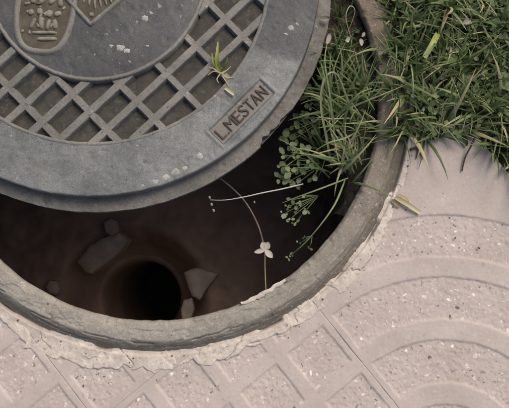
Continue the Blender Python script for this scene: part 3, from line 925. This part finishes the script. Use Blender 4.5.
grass_tuft(352, 110, -0.01, 26, 'grass tuft rooted against the frame between the tall tuft and the brown frame', (.05, .11), .0036, R_(140), 1.3, .55)
grass_tuft(356, 155, -0.005, 24, 'flattened pale grass tuft on the inner rim just above the thin drooping stalk', (.04, .09), .0032, R_(165), .7, .7, leans=(.9, 1.5))
grass_tuft(392, 92, 0.012, 26, 'grass tuft spilling from the verge onto the brown frame', (.04, .08), .0036, R_(170), .9, .45, 'grass tufts on the frame')
grass_tuft(396, 60, 0.010, 22, 'grass tuft at the outer side of the brown frame below the petal', (.04, .075), .0036, R_(150), 1.0, .5, 'grass tufts on the frame')
grass_tuft(336, 70, -0.03, 22, 'dark green grass tuft in the gap right of the cover edge', (.05, .10), .0048, R_(120), 1.4, .32)
grass_tuft(342, 22, -0.03, 18, 'short dark grass tuft at the very top of the gap', (.04, .07), .0042, R_(100), 1.6, .15)
grass_tuft(330, 100, -0.04, 22, 'broad-bladed green tuft hugging the flange right of the lettering', (.05, .10), .0055, R_(140), 1.2, .4)
# long arching stalks drawn one by one
def arch(pts, wdt, tint, label, mat=None, end=None):
    P = [at(x, y, z) for x, y, z in pts]
    root = P[0]
    t = empty('grass_stalk', root); tag(t, label, 'grass', 'long arching stalks over the shaft')
    path_blade([p - root for p in P], wdt, tint, 'blade', mat or M_GRASS, t, tint_end=end)
arch([(332, 168, -.02), (327, 140, .03), (321, 105, .07), (324, 80, .09), (334, 72, .09), (343, 84, .07)], .0046, .85, 'pale stalk arching in a hook beside the cover lettering')
arch([(336, 165, -.02), (334, 130, .04), (330, 95, .08), (325, 62, .10), (327, 44, .10)], .0042, .75, 'straight pale stalk rising to a seed head by the cover')
arch([(341, 150, -.02), (345, 118, .04), (356, 96, .07), (372, 88, .07)], .0042, .7, 'stalk bending right towards the brown frame')
arch([(345, 180, -.01), (335, 204, .02), (318, 228, .02), (300, 248, .0)], .0034, .72, 'thin stalk drooping down over the shaft towards the pale seedling')
arch([(330, 178, -.02), (310, 158, .03), (296, 148, .04), (280, 139, .04)], .0036, .55, 'green stalk reaching left under the broken flange')
arch([(348, 178, 0), (322, 188, .03), (300, 196, .03), (282, 203, .02)], .0030, .65, 'thin stalk reaching left below the clover')
arch([(360, 130, 0), (345, 138, .05), (330, 142, .06), (316, 150, .05)], .0032, .75, 'pale blade lying left across the tall tuft')
arch([(352, 40, 0), (346, 18, .04), (350, 6, .05), (355, 12, .04), (347, 34, .02)], .0020, .8, 'thin straw hook at the top by the frame', M_STRAW)
# the white stalk over the hole
P = [at(x, y, z) for x, y, z in [(303, 184, -0.01), (282, 189, 0.004), (262, 193, 0.012), (244, 197, .018), (226, 200, .015), (210, 200, .01)]]
ds = empty('dry_stalk', P[0]); tag(ds, 'thin white dry stalk sticking out left over the dark shaft', 'stalk')
V, F = tube_data(smooth_path([p - P[0] for p in P], 6), [0.0014 - 0.0008 * i / 30 for i in range(31)], 6)
leafmesh('stem', V, F, [0.9] * len(V), M_PALE, ds)
for (x, y) in ((209, 196), (213, 209), (211, 203)):
    c = at(x, y, .008) - P[0]
    V, F = tube_data([c + Vector((0, 0, .001)), c + Vector((.001, -.0015, 0)), c + Vector((.0015, -.004, -.002)), c + Vector((.0015, -.0052, -.002))], [.0008, .0020, .0022, .0006], 7)
    leafmesh('bud', V, F, [.15] * len(V), M_PALE, ds)
c = at(254, 201, .004) - P[0]
V, F = tube_data([c, c + Vector((.001, -.002, 0)), c + Vector((.001, -.004, 0))], [.0012, .0018, .0008], 7)
leafmesh('bud', V, F, [.0] * len(V), M_PALE, ds)

def leaf_data(L, W, tint, n=7, cup=0.15, notch=0.0, tooth=0.0):
    """flat leaf along +x with rounded outline and mid fold"""
    V = []; A = []; F = []
    for i in range(n + 1):
        t = i / n
        hw = W * (math.sin(math.pi * min(1, t * .94 + .03)) ** .75) * .5 * (1 + tooth * (1 if i % 2 else -1))
        x = L * t - notch * L * (1 - 0) * (t ** 6)
        V += [Vector((L * t, -hw, cup * hw)), Vector((x, 0, -0.0 - .15 * L * t * t)), Vector((L * t, hw, cup * hw))]
        A += [tint, tint + .08, tint]
    for i in range(n):
        k = i * 3
        F += [(k, k + 3, k + 4, k + 1), (k + 1, k + 4, k + 5, k + 2)]
    return V, F, A
def place(data, loc, az, tilt, roll=0):
    V, F, A = data
    M = Matrix.Translation(loc) @ Matrix.Rotation(az, 4, 'Z') @ Matrix.Rotation(-tilt, 4, 'Y') @ Matrix.Rotation(roll, 4, 'X')
    return [M @ v for v in V], F, A

# seedling with four pale leaves on a thin root
P0 = at(266, 292, -0.03)
sdl = empty('seedling', P0); tag(sdl, 'pale four-leaved seedling on a thin stem hanging over the dark shaft', 'seedling')
path = [at(x, y, z) - P0 for x, y, z in [(266, 292, -.03), (265, 270, -.035), (265, 252, -.03)]]
V, F = tube_data(smooth_path(path, 5), 0.0012, 6); leafmesh('stem', V, F, [.2] * len(V), M_STRAW, sdl)
c = at(265, 250, -.03) - P0
for azd, L, W, tl in ((112, .0155, .013, .25), (70, .0155, .012, .2), (198, .019, .0085, .1), (-38, .019, .011, .15)):
    leafmesh('leaf', *place(leaf_data(L, W, .55 + random.uniform(-.1, .2)), c, R_(azd), tl), M_PALE, sdl)
V, F = tube_data(smooth_path([at(x, y, z) for x, y, z in [(264, 246, -.06), (258, 225, -.07), (246, 203, -.07), (232, 188, -.06), (217, 176, -.03)]], 6), 0.0016, 6)
rt_ = link('hanging_root', mesh('hanging_root', V, F), M_ROOT); tag(rt_, 'thin brown root trailing from the seedling up under the cover', 'root')

# broad-leaved weeds (clover-like leaflets) inside the shaft edge
def clover(px, py, z, spots, label, size, tint0):
    c0 = at(px, py, z)
    t = empty('clover_plant', c0); tag(t, label, 'clover', 'clover plants inside the shaft')
    for (x, y, dz) in spots:
        e = at(x, y, z + dz) - c0
        V, F = tube_data(smooth_path([Vector((0, 0, 0)), e * .5 + Vector((0, 0, .012)), e], 4), 0.0009, 5)
        st = leafmesh('stem', V, F, [.6] * len(V), M_CLOVER, t)
        a0 = random.uniform(0, 6.28); ti = random.gauss(tint0, .18)
        for k in range(3):
            s = size * random.uniform(.55, 1.25)
            leafmesh('leaf', *place(leaf_data(s, s * random.uniform(.55, 1.0), ti + random.gauss(0, .12), 7, random.uniform(-.1, .35), .1, random.uniform(.06, .2)), e + Vector((random.gauss(0, .0015), random.gauss(0, .0015), random.gauss(0, .002))), a0 + k * 2.09 + random.gauss(0, .45), random.uniform(-.6, .5), random.uniform(-.5, .5)), M_CLOVER, st)
clover(322, 165, -.05, [(284, 155, .05), (291, 147, .055), (297, 160, .06), (281, 166, .04), (290, 172, .05), (303, 150, .06), (279, 178, .035), (300, 172, .06), (308, 164, .07), (288, 182, .04), (297, 184, .045), (312, 178, .05)], 'broad clover with rounded leaves at the shaft side below the broken flange', .0125, .68)
clover(326, 120, -.05, [(300, 128, .03), (306, 118, .03), (312, 134, .05), (296, 138, .03), (309, 106, .02), (316, 122, .05), (303, 112, .02), (313, 96, .0), (318, 86, .0), (306, 98, -.01), (290, 128, .01), (296, 120, .0), (320, 104, .02), (286, 138, .02), (310, 90, -.01), (322, 76, .0)], 'dark clover half shaded under the cover edge', .0135, .3)
clover(318, 196, -.03, [(292, 200, .02), (287, 207, .02), (296, 210, .02), (284, 214, .015), (290, 219, .015), (300, 203, .03), (306, 210, .02), (296, 222, .01), (304, 196, .03)], 'small-leaved pale clover hanging lowest over the shaft', .0080, .85)
clover(344, 40, -.03, [(334, 52, .02), (340, 30, .01), (336, 18, .0), (350, 58, .03), (346, 28, .0), (330, 62, .02), (356, 30, .02), (338, 44, .01)], 'dark small clover in the gap under the round white petal', .010, .25)
clover(360, 60, -.02, [(352, 72, .02), (366, 68, .03), (358, 82, .04), (368, 82, .03), (346, 84, .03), (372, 100, .03)], 'clover beside the brown frame near the scattered petals', .0115, .35)
clover(312, 236, -.03, [(300, 243, .0), (293, 254, -.005), (289, 257, -.01), (309, 249, .0), (304, 238, .01)], 'tiny trailing weed just right of the pale seedling', .0055, .7)

# ------------------------------------------------------------------ verge grass
def in_verge(x, y):
    r = math.hypot(x, y)
    return r > 0.405 and ((x + y > 0.556 and y > -0.16) or (x - y < 0.535 and x > 0.0 and y > -0.03))
parts = []
cnt = 0
while cnt < 5700:
    if cnt < 3800:
        x = random.uniform(.38, .74); y = random.uniform(-.16, .42)
    else:
        x = random.uniform(.1, 1.6); y = random.uniform(-.03, 1.5)
    if not in_verge(x, y): continue
    r = math.hypot(x, y)
    if r < 0.437 and random.random() < (.8 if y > .12 else .45): continue
    cnt += 1
    cl = float(fbm(x * 22, y * 22, 77, 3))
    az = random.uniform(0, 2 * PI) if random.random() < .45 else 2.5 * PI * float(vnoise(x * 11, y * 11, 5))
    L = random.uniform(.03, .095) * (1.1 + .5 * cl)
    parts.append(blade_data((x, y, -0.012 if r > .437 else .012), az, L, random.choice((random.uniform(.0016, .0034), random.uniform(.0016, .0040), random.uniform(.0045, .0075))), random.uniform(.05, .8), random.uniform(.3, 1.6), min(.93, max(0, random.gauss(.28 + .50 * cl, .22) if random.random() > .07 else .95)), 5))
V, F, A = merge(parts)
vg = leafmesh('verge_grass', V, F, A, M_GRASS); tag(vg, 'dense green grass covering the soil beyond the tile edge', 'grass', kind='stuff')
# small broad leaves through the verge
parts = []
for i in range(1100):
    while True:
        x = random.uniform(.38, .80); y = random.uniform(-.02, .45)
        if in_verge(x, y) and math.hypot(x, y) > .42: break
    s = random.uniform(.007, .015)
    c = Vector((x, y, random.uniform(.0, .035)))
    a0 = random.uniform(0, 6.28); ti = min(.9, max(0, random.gauss(.35, .25)))
    for k in range(random.choice((1, 2, 3))):
        parts.append(place(leaf_data(s, s * random.uniform(.5, .95), ti, 5, .15, .1), c, a0 + k * 2.09, random.uniform(-.3, .5)))
V, F, A = merge(parts)
vl = leafmesh('verge_weeds', V, F, A, M_CLOVER); tag(vl, 'small broad weed leaves mixed through the verge grass', 'weeds', kind='stuff')
# rosettes one can tell apart
def rosette(px, py, z, n, L, W, tint0, label, mat=None):
    c = at(px, py, z)
    t = empty('rosette_weed', c); tag(t, label, 'weed', 'leafy weeds on the verge')
    a0 = random.uniform(0, 6)
    for i in range(n):
        v, f, a = blade_data((0, 0, 0), a0 + 2 * PI * i / n + random.gauss(0, .5), L * random.uniform(.5, 1.35), W * random.uniform(.45, 1.1), random.uniform(.35, 1.1), random.uniform(.2, 1.3), max(0, random.gauss(tint0, .2)), 8, .22, random.gauss(0, .6))
        leafmesh('leaf', v, f, a, mat or M_GRASS, t)
rosette(448, 8, .035, 15, .062, .0068, .62, 'long-leaved rosette weed at the top of the verge')
rosette(482, 22, .02, 11, .05, .006, .5, 'rosette weed right of the top rosette')
rosette(412, 20, .02, 12, .045, .006, .48, 'rosette weed on the verge left of the yellow blade')
rosette(433, 98, .015, 14, .042, .0062, .5, 'rosette weed at the grass edge above the forked twig')
rosette(478, 112, .015, 12, .048, .006, .42, 'dark rosette weed over the tile corner by the long twig')
rosette(406, 78, .02, 11, .042, .0058, .55, 'pale rosette weed overhanging the brown frame')
rosette(458, 60, .02, 12, .05, .006, .3, 'dark rosette weed right below the yellow blade')

# ------------------------------------------------------------------ single small things
def flat_leaf(name, pa, pb, z, W, tint, mat, label, cat, tint_end=None, arch_h=.008, w_end=.3):
    A_ = at(*pa, z); B_ = at(*pb, z)
    t = empty(name, A_); tag(t, label, cat)
    path_blade([Vector((0, 0, .001)), (B_ - A_) * .5 + Vector((0, 0, arch_h)), (B_ - A_) + Vector((0, 0, .002))], W, tint, 'blade', mat, t, w_end, .35, tint_end)
    return t
flat_leaf('yellow_blade', (438, 33), (424, 58), .055, .0105, .25, M_LIME, 'bright yellow-green blade end lying on the verge grass', 'leaf', 1.0, .01, .75)
dl = flat_leaf('dry_leaf', (395, 197), (420, 213), .003, .0085, .45, M_STRAW, 'pale yellow dry leaf lying on the tile beside the frame', 'leaf', 1.0, .006, .8)
path_blade([Vector((.004, .004, .001)), Vector((.018, -.001, .004)), Vector((.026, -.013, .001))], .004, .5, 'fragment', M_STRAW, dl, .5)
flat_leaf('dry_leaf', (391, 200), (400, 207), .003, .006, .0, M_STRAW, 'brown crumpled leaf bit touching the frame by the pale dry leaf', 'leaf', .1, .004, .6)
def twig(paths, label, rad=.0018):
    base = at(*paths[0][0][:2], paths[0][0][2])
    t = empty('twig', base); tag(t, label, 'twig')
    for p in paths:
        P = smooth_path([at(*q) - base for q in p], 4)
        V, F = tube_data(P, [rad * (1.1 - .5 * i / len(P)) for i in range(len(P))], 6)
        link('branch', mesh('branch', V, F), M_TWIG, t)
twig([[(424, 128, .02), (420, 138, .008), (419, 148, .004), (417, 158, .004)], [(419, 147, .005), (414, 148, .004), (410, 149, .004)], [(420, 148, .005), (422, 153, .004), (424, 158, .004)]], 'forked dark twig lying on the tile under the grass edge', .0024)
twig([[(475, 138, .02), (470, 148, .012), (465, 158, .006), (462, 171, .004)]], 'long dark twig slanting down from the grass over the tile', .0019)
# dark dry leaves poking over the tile edge
for i, (x, y, az, L) in enumerate([(441, 130, -130, .024), (462, 132, -60, .026), (434, 128, -95, .02)]):
    c = at(x, y, .012)
    t = empty('withered_leaf', c); tag(t, ['dark withered leaf over the tile edge right of the forked twig', 'dark withered leaf over the tile edge by the long twig', 'dark withered leaf hanging just right of the forked twig'][i], 'leaf', 'withered leaves at the grass edge')
    leafmesh('blade', *place(leaf_data(L, .010, .0, 6, .3), Vector((0, 0, 0)), R_(az), -.25), M_CLOVER, t)
# petals and crumbs
def petal(name, px, py, z, L, W, az, tint, label, cat, group=None, mat=None):
    c = at(px, py, z)
    v, f, a = place(leaf_data(L, W, tint, 9, .45, .05, .04), Vector((-L * .4 * math.cos(az), -L * .4 * math.sin(az), 0)), az, .25, .3)
    k = len(v)
    v = v + [p + Vector((0, 0, -.0006)) for p in v]; f = f + [tuple(i + k for i in q[::-1]) for q in f]; a = a + a
    o = leafmesh(name, v, f, a, mat or M_PALE); o.location = c
    tag(o, label, cat, group)
def crumb(name, px, py, z, s, mat, label, cat, group, tint=.8, seed=0):
    c = at(px, py, z)
    V = []; F = []; n = 8
    for k, (f, zz) in enumerate(((.55, -.3), (1, .1), (.7, .5), (.15, .62))):
        for i in range(n):
            a = 2 * PI * i / n; r = s * f * (1 + .35 * float(vnoise(math.cos(a) * 2 + seed, math.sin(a) * 2 + k, seed)))
            V.append(Vector((r * math.cos(a), r * .7 * math.sin(a), s * zz)))
    for k in range(3):
        for i in range(n): F.append((k * n + i, k * n + (i + 1) % n, (k + 1) * n + (i + 1) % n, (k + 1) * n + i))
    F.append(tuple(3 * n + i for i in range(n))); F.append(tuple(range(n - 1, -1, -1)))
    me = mesh(name, V, F); set_attr(me, 'tint', [tint] * len(V)); me.materials.append(mat)
    o = link(name, me); o.location = c; o.rotation_euler = (0, 0, seed * 1.3)
    tag(o, label, cat, group)
petal('petal', 348, 40, .01, .011, .010, .3, 1.0, 'round white petal in the gap between cover and frame', 'petal', 'pale bits in the gap')
petal('petal', 361, 43, .015, .013, .008, 1.9, .5, 'pale ragged petal right of the round white one', 'petal', 'pale bits in the gap')
petal('petal', 363, 35, .015, .010, .006, 1.2, .35, 'small pale petal above the ragged one', 'petal', 'pale bits in the gap')
petal('petal', 379, 53, .025, .012, .009, .6, .45, 'pale petal lying on the brown frame', 'petal', 'pale bits in the gap')
petal('chip', 324, 19, .044, .018, .009, .1, .0, 'pale flat chip on the cover flange at the top', 'chip', 'pale bits in the gap')
petal('seed_head', 328, 40, .10, .018, .008, 1.4, .3, 'pale seed head on the tall stalk by the cover', 'seed head', None)
petal('petal', 466, 22, .055, .014, .010, .5, .2, 'pale petal among the verge grass right of the yellow blade', 'petal', None)
for i, (x, y, s) in enumerate([(408, 166, .0021), (393, 207, .0018), (372, 255, .0015), (455, 238, .0022), (479, 248, .0024)]):
    crumb('soil_crumb', x, y, .002, s, M_TWIG, ['dark crumb on the smooth tile below the forked twig', 'dark crumb at the frame by the dry leaf', 'dark crumb on mortar at the lower right of the frame', 'dark crumb on the outer speckled arc', 'dark crumb on the outer speckled arc near the right side'][i], 'crumb', 'dark crumbs on the tile', .1, i + 20)
# sprig rooted in the cover lattice
c = at(221, 72, ZT - .008)
sp_ = empty('grass_sprig', c); tag(sp_, 'small yellow-green grass sprig with dry roots in the cover lattice', 'grass')
def rel(x, y, z): return at(x, y, z) - c
path_blade([rel(219, 70, ZT), rel(217, 58, ZT + .012), rel(218, 42, ZT + .016)], .0085, .2, 'blade', M_LIME, sp_, .2, .3, .7)
path_blade([rel(220, 70, ZT), rel(214, 62, ZT + .008), rel(212, 53, ZT + .01)], .0065, .1, 'blade', M_LIME, sp_, .2, .3, .4)
path_blade([rel(221, 72, ZT), rel(226, 64, ZT + .008), rel(228, 57, ZT + .01)], .005, .4, 'blade', M_GRASS, sp_, .2, .3)
for pts in ([(221, 73), (214, 71), (208, 75)], [(222, 73), (228, 77), (235, 77)], [(220, 74), (217, 79), (219, 83)], [(222, 75), (226, 81), (229, 86)], [(221, 73), (227, 70), (231, 66)], [(219, 72), (213, 68), (209, 67)]):
    path_blade([rel(x, y, ZT + .003) for x, y in pts], .0024, .5, 'root', M_STRAW, sp_, .3)
flat_leaf('straw_bit', (225, 88), (234, 95), ZT + .003, .0055, .7, M_STRAW, 'pale straw bit on the cover just left of the lettering', 'straw', 1.0, .003, .7)

# loose grit along the mortar, the frame and the grass edge
V = []; F = []
gr = random.Random(3)
for i in range(170):
    if i < 90:
        a = gr.uniform(-2.7, 0.1); rad = 0.437 + abs(gr.gauss(0, .028)); x, y = rad * math.cos(a), rad * math.sin(a)
    elif i < 110:
        x = gr.uniform(.40, .62); y = min(.02, -abs(gr.gauss(0, .03))); 
        if math.hypot(x, y) < .44 or x + y > .54: continue
    else:
        a = gr.uniform(-2.7, .3); rad = gr.uniform(.388, .43); x, y = rad * math.cos(a), rad * math.sin(a)
    rad = math.hypot(x, y)
    z = .0165 if rad < .413 else (.0165 - .6 * (rad - .413) if rad < .4335 else (.003 if rad < .455 else .0006))
    sz = abs(gr.gauss(0, .0008)) + .0004
    k = len(V); a0 = gr.uniform(0, 6)
    for q in range(5):
        V.append((x + sz * math.cos(a0 + q * 1.257) * gr.uniform(.6, 1.3), y + sz * math.sin(a0 + q * 1.257) * gr.uniform(.6, 1.3), z - .0006))
    V.append((x, y, z + sz * .9))
    F += [(k + q, k + (q + 1) % 5, k + 5) for q in range(5)]
M_GRIT = surf('grit', (0.07, 0.055, 0.042), (0.26, 0.225, 0.195), 160, 0.95, 400, 0.4)
gt = link('grit', mesh('grit', V, F, False), M_GRIT); tag(gt, 'loose dark grit along the mortar and the frame', 'grit', kind='stuff')
